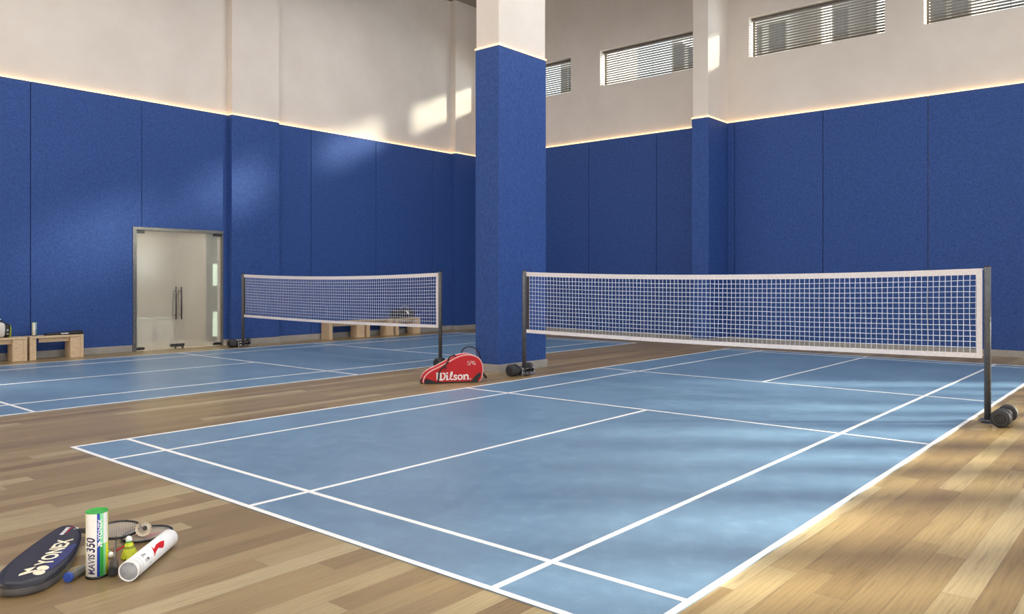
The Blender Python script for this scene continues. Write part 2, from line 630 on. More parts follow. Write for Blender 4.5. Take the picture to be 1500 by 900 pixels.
# pilasters: a blue clad shaft, a cream upper shaft, a skirting and a lamp strip
def pilaster(name, parent, x0, x1, y0, y1, inset=0.02, faces=('x0', 'y0'), root=None):
    b = MB()
    b.box(x0, y0, SK, x1, y1, ZP, 'felt', 0.008)
    o = b.build(name, parent)
    MB().box(x0+inset, y0+inset, ZP, x1, y1, ZC, 'plaster').build('upper_shaft', o)
    MB().box(x0-0.006, y0-0.006, ZP, x1+0.004, y1, ZP+0.022, 'led').build('light_strip', o)
    MB().box(x0-0.014, y0-0.014, 0, x1+0.006, y1, SK, 'skirt', 0.004).build('skirting', o)
    return o
pilaster('pilaster', wl, 6.42, 7.60, 8.52, YL)
pilaster('pilaster', wl, 13.28, XR-0.002, 8.50, YL)

# skirtings
sk = struct(MB().box(XL, YL-PT-0.012, 0, DX0-0.01, YL-0.001, SK, 'skirt', 0.003).box(7.6, YL-PT-0.012, 0, 13.28, YL-0.001, SK, 'skirt', 0.003).build('baseboard_left'))

# window wall
WZ0, WZ1 = 6.39, 7.30
WINS = [(5.234, 8.084), (1.454, 4.304), (-2.548, 0.306), (-6.11, -3.259)]
b = MB()
T = 0.34
b.box(XR, YF, 0, XR+T, YL, WZ0, 'plaster')
b.box(XR, YF, WZ1, XR+T, YL, ZC, 'plaster')
edges = [YL] + [e for w in WINS for e in (w[1], w[0])] + [YF]
for k in range(0, len(edges), 2):
    b.box(XR, edges[k+1], WZ0, XR+T, edges[k], WZ1, 'plaster')
wr = struct(b.build('wall_right'))
PY0, PY1, PX = 0.80, 1.205, 13.30
def rpanel(y0, y1):
    MB().box(XR-PT, y0+0.006, SK, XR, y1-0.006, ZP, 'felt', 0.006).build('wall_panel', wr)
for a, c in ((6.64, 8.5), (4.625, 6.64), (2.63, 4.625), (PY1, 2.63), (0.63, PY0), (-1.34, 0.63), (-3.345, -1.34), (-5.345, -3.345), (-7.345, -5.345), (YF, -7.345)):
    rpanel(a, c)
for y0, y1 in ((PY1, 8.5), (YF, PY0)):
    MB().box(XR-PT-0.012, y0, ZP, XR-0.002, y1, ZP+0.022, 'led').build('light_strip', wr)
# window wall pilaster
o = MB().box(PX, PY0, SK, XR, PY1, ZP, 'felt', 0.008).build('pilaster', wr)
MB().box(PX+0.02, PY0+0.02, ZP, XR, PY1-0.02, ZC, 'plaster').build('upper_shaft', o)
MB().box(PX-0.006, PY0-0.006, ZP, XR-0.05, PY1+0.006, ZP+0.022, 'led').build('light_strip', o)
MB().box(PX-0.014, PY0-0.014, 0, XR, PY1+0.014, SK, 'skirt', 0.004).build('skirting', o)
struct(MB().box(XR-PT-0.012, YF, 0, XR-0.001, PY0-0.016, SK, 'skirt', 0.003).box(XR-PT-0.012, PY1+0.016, 0, XR-0.001, 8.48, SK, 'skirt', 0.003).build('baseboard_right'))

wnames = ['high window behind the square column', 'high window left of the right wall pilaster', 'high window right of the right wall pilaster', 'high window at the upper right corner']
for k, (y0, y1) in enumerate(WINS):
    w = group_empty('window_%d' % (k+1))
    w.location = (XR+0.26, (y0+y1)/2, WZ0)
    hw = (y1-y0)/2
    H = WZ1-WZ0
    f = MB()
    f.box(-0.02, -hw, 0, 0.05, hw, 0.04, 'wframe').box(-0.02, -hw, H-0.04, 0.05, hw, H, 'wframe')
    f.box(-0.02, -hw, 0.04, 0.05, -hw+0.045, H-0.04, 'wframe').box(-0.02, hw-0.045, 0.04, 0.05, hw, H-0.04, 'wframe')
    f.build('window_frame', w)
    MB().box(0.01, -hw+0.045, 0.04, 0.018, hw-0.045, H-0.04, 'glass').build('glass_pane', w)
    bl = thing('venetian_blind', 'open taupe slatted blind in the ' + wnames[k], 'blind', (XR+0.17, (y0+y1)/2, WZ0), group='blinds in the high windows')
    MB().box(-0.035, -hw+0.012, H-0.05, 0.035, hw-0.012, H-0.003, 'blind', 0.004).build('head_rail', bl)
    n = 15
    for j in range(n):
        z = 0.02 + (H-0.085)*j/(n-1)
        s = MB()
        s.box(-0.033, -hw+0.022, -0.002, 0.033, hw-0.022, 0.002, 'blind')
        s.xf(Matrix.Rotation(math.radians(15), 4, 'Y'))
        s.build('slat', bl, (0, 0, z))
    for yy in (-hw*0.72, 0, hw*0.72):
        MB().box(0.032, yy-0.004, 0.015, 0.034, yy+0.004, H-0.04, 'blind').build('ladder_cord', bl)

# near side wall (out of view); openings added to cast sun stripes and sky fill
CZ0, CZ1 = 5.6, 8.3
b = MB()
ops = [(-6.5, -3.2, 0.6, 3.6), (-2.9, 0.4, 0.6, 3.6)] + [(4.0, 4.7, 1.3, 1.9), (5.1, 6.1, 1.3, 1.95), (6.5, 7.1, 1.3, 2.05), (7.4, 8.2, 1.3, 2.2), (8.6, 9.4, 1.3, 2.4), (9.8, 10.3, 1.3, 2.5), (10.6, 11.3, 1.3, 2.6), (11.6, 12.0, 1.3, 2.8), (12.3, 12.8, 1.3, 2.9), (13.1, 13.8, 1.3, 2.9)]
prev = XL
for x0, x1, z0, z1 in ops:
    b.box(prev, YF-0.25, 0, x0, YF, CZ0, 'plaster')
    b.box(x0, YF-0.25, 0, x1, YF, z0, 'plaster')
    b.box(x0, YF-0.25, z1, x1, YF, CZ0, 'plaster')
    prev = x1
b.box(prev, YF-0.25, 0, XR+T, YF, CZ0, 'plaster')
# clerestory openings, added to send sky light onto door wall and column
cl_ = [(3.6, 5.9), (6.1, 8.4), (8.6, 10.9), (11.1, 13.4)]
prev = XL
for x0, x1 in cl_:
    b.box(prev, YF-0.25, CZ0, x0, YF, CZ1, 'plaster')
    prev = x1
b.box(prev, YF-0.25, CZ0, XR+T, YF, CZ1, 'plaster')
b.box(XL, YF-0.25, CZ1, XR+T, YF, ZC, 'plaster')
wf = struct(b.build('wall_front'))
for x0, x1, z0, z1 in ops[2:]:
    MB().box(x0, YF-0.14, z0, x1, YF-0.13, z1, 'sun_dim').build('glass_pane', wf)  # panes added to weaken the sun reaching the floor
struct(MB().box(XL-0.2, YF-0.25, 0, XL, YL+0.2, ZC, 'plaster').build('wall_rear'))

# ------------------------------------------------------------------ square column
cx0, cx1, cy0, cy1 = 6.335, 7.50, 0.785, 1.27
colm = thing('square_column', 'free standing square column, blue felt below and cream above, between the two courts', 'column', ((cx0+cx1)/2, (cy0+cy1)/2, 0))
lx, ly = (cx1-cx0)/2, (cy1-cy0)/2
MB().box(-lx, -ly, SK, lx, ly, ZP, 'felt', 0.008).build('felt_cladding', colm)
MB().box(-lx+0.012, -ly+0.012, ZP, lx-0.012, ly-0.012, ZC, 'plaster').build('upper_shaft', colm)
MB().box(-lx-0.008, -ly-0.008, ZP, lx+0.008, ly+0.008, ZP+0.02, 'led').build('light_strip', colm)
MB().box(-lx-0.02, -ly-0.02, 0, lx+0.02, ly+0.02, SK, 'skirt', 0.004).build('skirting', colm)

# ------------------------------------------------------------------ glass door and the corridor behind it
d = group_empty('door_1')
d.location = (DX0, YL, 0)
DW = DX1-DX0
f = MB()
f.box(0, -0.06, 0, 0.075, 0.1, DZ, 'alu')
f.box(0, -0.055, DZ-0.03, DW, 0.1, DZ+0.025, 'alu')
f.box(DW-0.022, -0.05, 0, DW, 0.06, DZ, 'alu')
f.build('door_frame', d)
mid = 0.935
for x0, x1 in ((0.085, mid-0.004), (mid+0.004, DW-0.028)):
    leaf = MB().box(x0, 0.012, 0.012, x1, 0.024, DZ-0.035, 'frost', 0.001).build('door_leaf', d)
    for q in ((x0, x0+0.17) if x0 < 0.5 else (x1-0.17, x1),):
        MB().box(q[0], -0.006, 0.012, q[1], 0.042, 0.07, 'steel', 0.003).build('bottom_patch', leaf)
        MB().box(q[0], -0.006, DZ-0.095, q[1], 0.042, DZ-0.035, 'steel', 0.003).build('top_patch', leaf)
    hx = mid-0.055 if x0 < 0.5 else mid+0.06
    h = MB()
    for yy in (-0.05, 0.086):
        h.cyl((hx, yy, 0.60), (hx, yy, 1.27), 0.0145, 'steel', n=12)
    for zz in (0.69, 1.18):
        h.cyl((hx, -0.05, zz), (hx, 0.086, zz), 0.009, 'steel', n=10)
    h.build('door_handle', leaf)
    lk = MB()
    qx = (mid-0.15, mid-0.005) if x0 < 0.5 else (mid+0.005, mid+0.15)
    lk.box(qx[0], -0.008, 0.04, qx[1], 0.044, 0.095, 'steel', 0.003)
    lk.cyl(((qx[0]+qx[1])/2+0.02, -0.02, 0.0), ((qx[0]+qx[1])/2+0.02, -0.02, 0.045), 0.018, 'steel', n=12)
    lk.build('lock_patch', leaf)
# corridor shell
cw = MB()
cw.box(3.2, 11.6, 0, 9.0, 11.75, 3.0, 'corr')
cw.box(3.05, YL+0.2, 0, 3.2, 11.75, 3.0, 'corr')
cw.box(3.05, YL+0.2, 3.0, 9.0, 11.75, 3.1, 'corr')
struct(cw.build('wall_corridor'))
struct(MB().box(3.05, YL, -0.12, 9.0, 11.75, -0.002, 'corr').build('floor_corridor'))
rw = MB().box(6.75, YL+0.2, 0, 6.85, 10.2, 3.0, 'corrdark').box(6.75, 10.2, 0, 6.85, 11.6, 3.0, 'corr')
rwo = struct(rw.build('wall_corridor_side'))
for z0, z1 in ((0.12, 0.68), (1.28, 1.78)):  # glowing strips added for the bright marks in the door glass
    MB().box(6.735, 9.66, z0, 6.752, 9.88, z1, 'glowstrip').build('glow_strip', rwo)
for px0, px1, wh in ((5.51, 5.82, 'left'), (6.02, 6.34, 'right')):  # boxes added where two pale rectangles show in the frosted glass
    t = thing('stand_in_box', 'pale low box added for a bright rectangle in the left door leaf, the %s one' % wh, 'box', ((px0+px1)/2, 11.15, 0), group='pale boxes added behind the door glass')
    hw = (px1-px0)/2
    MB().box(-hw, -0.22, 0, hw, 0.22, 0.50, 'white', 0.01).build('box_body', t)
    MB().box(-hw-0.008, -0.23, 0.50, hw+0.008, 0.23, 0.54, 'mintwhite', 0.006).build('lid', t)
area('corridor_lamp', (5.0, 10.3, 2.95), 1.6, 0.5, 85, (1.0, 0.95, 0.87), (0, 0, -1))

# ------------------------------------------------------------------ the two court sheets
U = [0, 0.452, 4.798, 7.880, 12.264, 12.602]
LW = 0.036
def court(label, y0, V):
    t = thing('court_sheet', label, 'court', (0, y0, 0))
    wid = V[-1]
    MB().box(-LW/2, -wid-LW/2, 0.0, U[-1]+LW/2, LW/2, 0.005, 'court').build('sheet', t)
    b = MB()
    z0, z1 = 0.0048, 0.0066
    for v in (V[0], V[1], V[3], V[4]):
        b.box(-LW/2, -v-LW/2, z0, U[-1]+LW/2, -v+LW/2, z1, 'line')
    for u in U:
        b.box(u-LW/2, -wid-LW/2, z0, u+LW/2, LW/2, z1-0.0002, 'line')
    b.box(0, -V[2]-LW/2, z0, U[2], -V[2]+LW/2, z1, 'line')
    b.box(U[3], -V[2]-LW/2, z0, U[5], -V[2]+LW/2, z1, 'line')
    b.build('line_markings', t)
    return t
court('large blue court sheet with white lines in the right foreground', 0.0, [0, 0.718, 2.70, 4.734, 5.49])
court('blue court sheet with white lines behind, along the wall with the glass door', 7.65, [0, 0.74, 2.67, 4.69, 5.44])

# ------------------------------------------------------------------ net posts and nets
XN = 6.34
def make_post(label, loc, rotz, xo, yo, bar, fx):
    t = thing('net_post', label, 'net post', loc, rotz, 'net posts with weight rollers')
    b = MB()
    b.cyl((0, 0, 0.035), (0, 0, 1.545), 0.031, 'post', n=20)
    b.build('pole', t)
    MB().cyl((0, 0, 1.545), (0, 0, 1.556), 0.026, 'blackgloss', n=20).build('pole_cap', t)
    MB().box(-0.075, -0.07, 0.022, 0.075, 0.12, 0.034, 'post', 0.003).build('foot_plate', t)
    # roller: dumbbell lying along x at y = yo
    FX = lambda b_: b_.xf(Matrix.Diagonal((fx, 1, 1, 1)))
    r = 0.086
    b = MB()
    b.lathe([(0.0, -0.25+xo), (0.062, -0.25+xo), (0.078, -0.246+xo), (r, -0.236+xo), (r, -0.11+xo), (0.078, -0.104+xo), (0.045, -0.104+xo), (0.0, -0.104+xo)], 'rubber', 'X', 36, org=(0, yo, r))
    for rr in (0.045, 0.022):
        b.lathe([(rr, -0.2505+xo), (rr, -0.253+xo), (rr-0.006, -0.253+xo), (rr-0.006, -0.2505+xo)], 'blackgloss', 'X', 30, org=(0, yo, r), caps=False)
    FX(b).build('weight_roller', t)
    b = MB()
    b.lathe([(0.0, 0.16+xo), (0.05, 0.16+xo), (0.074, 0.165+xo), (r, 0.175+xo), (r, 0.215+xo), (0.078, 0.224+xo), (0.0, 0.224+xo)], 'rubber', 'X', 36, org=(0, yo, r))
    FX(b).build('weight_roller', t)
    FX(MB().cyl((-0.11+xo, yo, r), (0.17+xo, yo, r), 0.045, 'rubber', n=20)).build('axle_sleeve', t)
    b = MB()
    for yy, zz in ((yo+bar, 0.045), (yo+bar*0.95, 0.10)):
        b.cyl((-0.12+xo, yy, zz), (0.18+xo, yy, zz), 0.008, 'chrome', n=10)
    for xx in (-0.112+xo, 0.168+xo):
        b.box(xx-0.008, yo+bar*1.12-0.01, 0.002, xx+0.008, yo+bar*0.6+0.01, 0.125, 'chrome', 0.003)
    FX(b).build('chrome_frame', t)
    b = MB()
    b.box(-0.03, 0.06, 0.034, 0.03, yo, 0.06, 'post', 0.004)
    b.build('roller_arm', t)
    return t
posts = [
    ('charcoal net post of the large net by the right edge of the photo', (XN, -5.655, 0), PI, 0.0, 0.145, -0.07, -1),
    ('charcoal net post of the large net, standing in front of the square column', (XN, 0.29, 0), 0.0, 0.03, 0.10, -0.115, 1),
    ('charcoal net post behind the red racket bag', (XN, 2.05, 0), PI, 0.02, 0.145, -0.07, -1),
    ('charcoal net post beside the frosted glass door', (XN, 7.94, 0), 0.0, 0.0, 0.12, -0.115, 1),
]
for p in posts:
    make_post(*p)

def make_net(label, ya, yb):
    # ya nearer to camera-left post, yb the other; the net hangs in the plane x = XN
    t = thing('badminton_net', label, 'net', (XN, (ya+yb)/2, 0), 0, 'badminton nets')
    Ln = abs(yb-ya)
    def P(s, z):                                  # s in 0..1, z height at the posts
        sag = 4*s*(1-s)*0.052*(0.45 + 0.55*(z-0.63)/0.9)
        return Vector((0.012*math.sin(s*PI*3)*(1.53-z), -Ln/2 + s*Ln, z - sag))
    ZT, ZB = 1.53, 0.635
    tt, tb = 0.062, 0.05
    n = 48
    def tape(z0, z1, name):
        b = MB()
        rs = []
        for k in range(n+1):
            s = k/n
            a, c = P(s, z0), P(s, z1)
            rs.append([a+Vector((-0.004, 0, 0)), a+Vector((0.004, 0, 0)), c+Vector((0.004, 0, 0)), c+Vector((-0.004, 0, 0))])
        b.rings(rs, 'tape', smooth=False)
        b.build(name, t)
    tape(ZT-tt, ZT, 'top_tape')
    tape(ZB, ZB+tb, 'bottom_tape')
    for s0, s1 in ((0.0, 0.05/Ln), (1-0.05/Ln, 1.0)):
        b = MB()
        b.rings([[P(s0, z)+Vector((-0.003, 0, 0)), P(s0, z)+Vector((0.003, 0, 0)), P(s1, z)+Vector((0.003, 0, 0)), P(s1, z)+Vector((-0.003, 0, 0))] for z in (ZB+tb, 0.9, 1.2, ZT-tt)], 'tape' if s0 < 0.5 else 'strap', smooth=False)
        b.build('side_tape', t)
    b = MB()
    m = int(round(Ln/0.055))
    r = 0.0032
    for k in range(1, m):
        s = k/m
        jit = random.uniform(-0.1, 0.1)/m
        pts = [P(s+jit*math.sin(q*2), z) for q, z in enumerate((ZB+0.02, 0.85, 1.08, 1.30, ZT-0.03))]
        b.tube(pts, r, 'string_net', 4)
    rows = 14
    for k in range(1, rows):
        z = ZB+tb + (ZT-tt-ZB-tb)*k/rows
        b.tube([P(0.03/Ln + (1-0.06/Ln)*q/36, z+random.uniform(-0.002, 0.002)) for q in range(37)], r, 'string_net', 4)
    b.build('netting', t)
    for s, side in ((0.0, -1), (1.0, 1)):
        for z in (ZT-0.01, ZB+0.03):
            p = P(s, z)
            MB().tube([p, p+Vector((0.006, side*0.008, 0.002)), p+Vector((0.0, side*0.014, 0.004))], 0.004, 'tape', 6).build('tie_cord', t)
    return t
make_net('long white badminton net across the large court in the foreground', -5.655+0.045, 0.29-0.045)
make_net('white badminton net across the rear court, between the door and the red bag', 2.05+0.045, 7.94-0.045)

# ------------------------------------------------------------------ benches
def make_bench(label, x0, x1, y0=8.28, y1=8.60, h=0.415):
    L, D = x1-x0, y1-y0
    t = thing('wooden_bench', label, 'bench', ((x0+x1)/2, (y0+y1)/2, 0), 0, 'pale wooden benches along the left wall')
    MB().box(-L/2, -D/2, h-0.034, L/2, D/2, h, 'bench', 0.003).build('seat_board', t)
    for sx in (-1, 1):
        a = sx*L/2
        c = a - sx*0.055
        b = MB().box(min(a, c), -D/2+0.004, 0, max(a, c), D/2-0.004, h-0.034, 'bench', 0.003)
        b.build('end_panel', t)
        a2 = c - sx*(0.17 if sx > 0 else 0.05)
        MB().box(min(c, a2), -D/2+0.012, 0, max(c, a2), D/2-0.05, h-0.034, 'bench', 0.003).build('end_block', t)
    MB().box(-L/2+0.165, -D/2+0.07, h-0.115, L/2-0.165, -D/2+0.095, h-0.034, 'bench', 0.002).build('apron', t)
    return t
make_bench('pale wooden bench cut off by the left edge, holding a white sports bag', 1.45, 2.385)
make_bench('pale wooden bench left of the glass door, holding a tube and a flat case', 2.425, 3.315)
make_bench('pale wooden bench under the rear net, leftmost of the row of three', 8.80, 9.86)
make_bench('pale wooden bench under the rear net, middle of the row of three', 9.93, 10.80)
make_bench('pale wooden bench under the rear net with a black bag on it', 10.88, 11.73)

# ------------------------------------------------------------------ racket bag (red) by the column
def smooth_outline(pts, n=6):
    out = []
    N = len(pts)
    for k in range(N):
        p0, p1, p2, p3 = [Vector(pts[(k+j-1) % N]) for j in range(4)]
        for q in range(n):
            u = q/n
            out.append(0.5*((2*p1)+(-p0+p2)*u+(2*p0-5*p1+4*p2-p3)*u*u+(-p0+3*p1-3*p2+p3)*u**3))
    return out
bx = Vector((0.826, -0.563, 0)).normalized()
by = Vector((0, 0, 1))
bz = bx.cross(by)              # towards the camera
bagM = axes((4.70, 0.745, 0.0), bx, by, bz)
BAG = thing('racket_bag', 'red racket bag with white lettering on the floor beside the square column', 'racket bag', mtx=bagM)
def cz(x, y):
    return Vector(((x-115)/12.5/101.5, (785-y)/12.5/106.0, 0))
ol = [cz(*p) for p in ((150, 775), (150, 715), (185, 640), (270, 565), (420, 492), (600, 398), (740, 322), (870, 287), (990, 287), (1095, 322), (1172, 400), (1206, 520), (1200, 660), (1160, 765), (1060, 783), (800, 785), (500, 785), (250, 785))]
ol = smooth_outline(ol, 4)
ol = [Vector((p.x, max(0.002, p.y), 0)) for p in ol]
cen = sum(ol, Vector())/len(ol)
def inset(d_):
    N = len(ol)
    out = []
    for k in range(N):
        a, c = ol[k-1], ol[(k+1) % N]
        d = (c-a).normalized()
        nn = Vector((-d.y, d.x, 0))
        if nn.dot(cen-ol[k]) < 0:
            nn = -nn
        out.append(ol[k]+nn*d_)
    return out
def lay(d_, z):
    return [Vector((p.x, max(0.001, p.y), z)) for p in inset(d_)]
TH = 0.26
b = MB()
b.rings([lay(0.018, 0.0), lay(0.006, -0.012), lay(0.0, -0.03), lay(0.0, -TH+0.03), lay(0.006, -TH+0.012), lay(0.018, -TH)], 'red')
b.build('bag_body', BAG)
b = MB()
b.tube([p+Vector((0, 0.004, -0.012)) for p in inset(0.004)], 0.0065, 'pinkpipe', 8, closed=True)
b.build('front_piping', BAG)
b = MB()
b.tube([p+Vector((0, 0.004, -TH+0.012)) for p in inset(0.004)], 0.0065, 'pinkpipe', 8, closed=True)
b.build('rear_piping', BAG)
def corner(pts, name):
    q = [cz(*p) for p in pts]
    b = MB()
    b.poly([(p.x, max(0.004, p.y), 0.0005) for p in q], 'black', 0.003)
    b.build(name, BAG)
corner(((160, 775), (170, 700), (210, 690), (330, 735), (400, 772)), 'corner_patch')
corner(((985, 772), (1040, 690), (1110, 625), (1168, 600), (1160, 660), (1120, 735), (1085, 772)), 'corner_patch')
b = MB()
b.poly([(cz(190, 0).x, 0.003, 0.0004), (cz(1130, 0).x, 0.003, 0.0004), (cz(1120, 0).x, 0.020, 0.0004), (cz(200, 0).x, 0.020, 0.0004)], 'black', 0.003)
b.build('base_edge', BAG)
# carry strap hanging over the front
b = MB()
sp = [cz(575, 410), cz(520, 470), cz(455, 525), cz(420, 600), cz(412, 690), cz(405, 780)]
sp = smooth_outline(sp, 5)[:5*4+6]
b.ribbon([(p.x, p.y) for p in sp if p.y > 0.004], 0.020, 'black', 0.006, 0.006)
b.build('carry_strap', BAG)
b = MB()
b.tube([cz(490, 480)+Vector((0, 0, 0.01)), cz(545, 500)+Vector((0, 0, 0.015)), cz(515, 545)+Vector((0, 0, 0.01))], 0.006, 'black', 6)
b.tube([cz(440, 540)+Vector((0, 0, 0.012)), cz(530, 470)+Vector((0, 0, 0.016)), cz(560, 490)+Vector((0, 0, 0.012))], 0.005, 'black', 6)
b.build('strap_buckle', BAG)
b = MB()
b.tube([cz(600, 385)+Vector((0, 0, -0.1)), cz(640, 320)+Vector((0, 0.0, -0.11)), cz(720, 292)+Vector((0, 0, -0.12)), cz(770, 318)+Vector((0, -0.02, -0.13))], 0.011, 'black', 8)
b.build('top_handle', BAG)
b = MB()
b.tube([cz(150, 690)+Vector((0, 0, -0.05)), cz(118, 700)+Vector((0, 0, -0.05)), cz(108, 745)+Vector((0, 0, -0.05)), cz(115, 772)+Vector((0, 0, -0.05)), cz(170, 776)+Vector((0, 0, -0.05))], 0.008, 'black', 8)
b.build('end_loop', BAG)
# lettering "Wilson." as brush strokes with slab ends; units: crop pixels
def stroke(b, pts, w):
    P = [cz(*p) for p in pts]
    b.ribbon([(p.x, p.y) for p in P], w/12.5/104.0, 'white', 0.0025, 0.0008)
b = MB()
stroke(b, [(368, 598), (405, 598)], 20); stroke(b, [(392, 596), (392, 716)], 30)                     # W, first stem
stroke(b, [(392, 712), (420, 722), (446, 712)], 18)
stroke(b, [(432, 600), (470, 600)], 18); stroke(b, [(452, 596), (452, 722)], 32)                     # W, second stem
stroke(b, [(440, 722), (478, 724), (512, 700), (527, 655), (520, 612), (500, 600)], 24)              # W, bowl
stroke(b, [(478, 604), (512, 596)], 14)
stroke(b, [(562, 640), (562, 724)], 30); stroke(b, [(542, 644), (570, 644)], 16); stroke(b, [(544, 722), (590, 722)], 16)   # i
b.ribbon([(cz(548, 604).x, cz(548, 604).y), (cz(578, 604).x, cz(578, 604).y)], 0.020, 'white', 0.0025, 0.0008)
stroke(b, [(600, 720), (622, 690), (652, 620), (652, 585), (634, 588), (622, 640), (622, 700), (644, 724), (668, 714)], 20)  # l
stroke(b, [(738, 655), (712, 640), (688, 650), (690, 672), (726, 692), (728, 714), (700, 724), (672, 710)], 20)              # s
stroke(b, [(790, 640), (764, 655), (756, 684), (768, 714), (794, 724), (820, 710), (830, 680), (820, 652), (790, 640)], 22)  # o
stroke(b, [(842, 644), (872, 644)], 16); stroke(b, [(866, 640), (866, 724)], 30); stroke(b, [(846, 722), (890, 722)], 16)    # n
stroke(b, [(872, 665), (896, 644), (920, 645), (932, 664), (932, 724)], 26); stroke(b, [(914, 722), (958, 722)], 16)
stroke(b, [(972, 720), (988, 720)], 14)
b.build('brand_lettering', BAG)
b = MB()
def thin(pts, w=7):
    P = [cz(*p) for p in pts]
    b.ribbon([(p.x, p.y) for p in P], w/12.5/104.0, 'pinkpipe', 0.002, 0.0008)
thin([(960, 400), (930, 395), (925, 420), (950, 430), (965, 450), (935, 462), (915, 455)])
thin([(965, 485), (972, 430), (985, 395), (1010, 400), (1000, 425), (978, 432)])
thin([(1015, 455), (1020, 405), (1045, 400), (1050, 425), (1025, 435), (1045, 462), (1070, 462), (1062, 440), (1048, 455)])
b.build('signature_mark', BAG)

# ------------------------------------------------------------------ rackets
def racket(label, butt, head_c, side, L, hl, hw, grip_m, cap_m, shaft_m, frame_m, string_m, grip_len=0.17, grip_r=0.016, throat_m=None, face=None, fr=0.0055):
    d = (Vector(head_c)-Vector(butt))
    x = d.normalized()
    s = Vector(side)
    y = (s - x*s.dot(x)).normalized()
    z = x.cross(y)
    t = thing('racket', label, 'racket', mtx=axes(butt, x, y, z))
    Lh = d.length
    thr = Lh - hl/2
    b = MB()
    b.lathe([(grip_r*0.9, 0.012), (grip_r*1.08, 0.02), (grip_r, 0.05), (grip_r*0.95, grip_len*0.8), (grip_r*0.62, grip_len), (0.006, grip_len+0.012), (0.006, grip_len+0.02)], grip_m, 'X', 8)
    for f in b.bm.faces:
        f.smooth = False
    b.build('grip', t)
    MB().lathe([(grip_r*1.0, 0.0), (grip_r*1.14, 0.003), (grip_r*1.14, 0.012), (grip_r*1.0, 0.02)], cap_m, 'X', 8).build('butt_cap', t)
    MB().cyl((grip_len, 0, 0), (thr, 0, 0), 0.0042, shaft_m, n=10).build('shaft', t)
    b = MB()
    N = 56
    egg = lambda a: (thr + hl/2 - math.cos(a)*hl/2, math.sin(a)*hw/2*(1+0.06*math.cos(PI-a)))
    b.tube([(*egg(2*PI*k/N), 0) for k in range(N)], fr, frame_m, 8, closed=True)
    b.build('head_frame', t)
    b = MB()
    b.tube([(thr-0.03, 0, 0), (thr-0.005, 0, 0), (thr+0.012, 0, 0)], 0.0065, throat_m or shaft_m, 8)
    for sg in (1, -1):
        b.tube([(thr-0.012, 0, 0), (thr+0.004, sg*0.018, 0), (egg(0.42)[0], sg*egg(0.42)[1], 0)], 0.0055, throat_m or shaft_m, 8)
    b.build('throat', t)
    b = MB()
    nx, ny = 21, 20
    for k in range(1, nx):
        v = -1 + 2*k/nx
        w = math.sqrt(max(0, 1-v*v))*hl/2*0.99
        yy = v*hw/2*0.985
        b.tube([(thr+hl/2-w, yy, 0), (thr+hl/2+w, yy, 0)], 0.0008, string_m, 4)
    for k in range(1, ny):
        v = -1 + 2*k/ny
        w = math.sqrt(max(0, 1-v*v))*hw/2*0.99
        xx = thr+hl/2+v*hl/2*0.985
        b.tube([(xx, -w, 0.0008), (xx, w, 0.0008)], 0.0008, string_m, 4)
    b.build('strings', t)
    if face:
        b = MB()
        for pts in face:
            b.poly([(thr+hl/2+p[0]*hl/2, p[1]*hw/2, 0.0022) for p in pts], 'redpaint', 0.0006)
        b.build('stencil_mark', t)
    return t
# the racket leaning behind the red bag
racket('black racket with lilac strings leaning against the back of the red bag', (5.645, 0.415, 0.022), (5.455, 0.535, 0.335), (0.5, -0.75, 0.25), 0.6, 0.30, 0.25, 'black', 'blackgloss', 'blackgloss', 'blackgloss', 'purple', fr=0.008)

# ------------------------------------------------------------------ foreground group on the floor
# racket with the steel shaft, grip towards the camera
racket('dark racket with a steel shaft, grip to the camera, right of the standing tube', (-1.050, -3.258, 0.024), (-0.775, -2.655, 0.036), (0.909, -0.416, 0.0), 0.8, 0.30, 0.235, 'gripdark', 'black', 'alu', 'blackgloss', 'string', throat_m='blackgloss', fr=0.0075, grip_r=0.021)
star = [[(-0.1, -0.55), (0.05, -0.2), (-0.3, -0.1)], [(0.0, -0.5), (0.35, -0.1), (0.1, 0.05), (0.12, -0.2)], [(-0.2, 0.0), (0.2, 0.2), (0.4, 0.55), (0.05, 0.4)], [(-0.45, 0.1), (-0.1, 0.2), (0.0, 0.5), (-0.35, 0.35)]]
racket('racket with a red shaft and a blue butt cap lying behind the standing tube', (-1.222, -3.170, 0.024), (-0.665, -2.772, 0.011), (0.575, -0.818, 0.0), 0.8, 0.30, 0.235, 'gripgrey', 'bluecap', 'redpaint', 'blackgloss', 'string', throat_m='redpaint', face=star, fr=0.0075, grip_r=0.021)

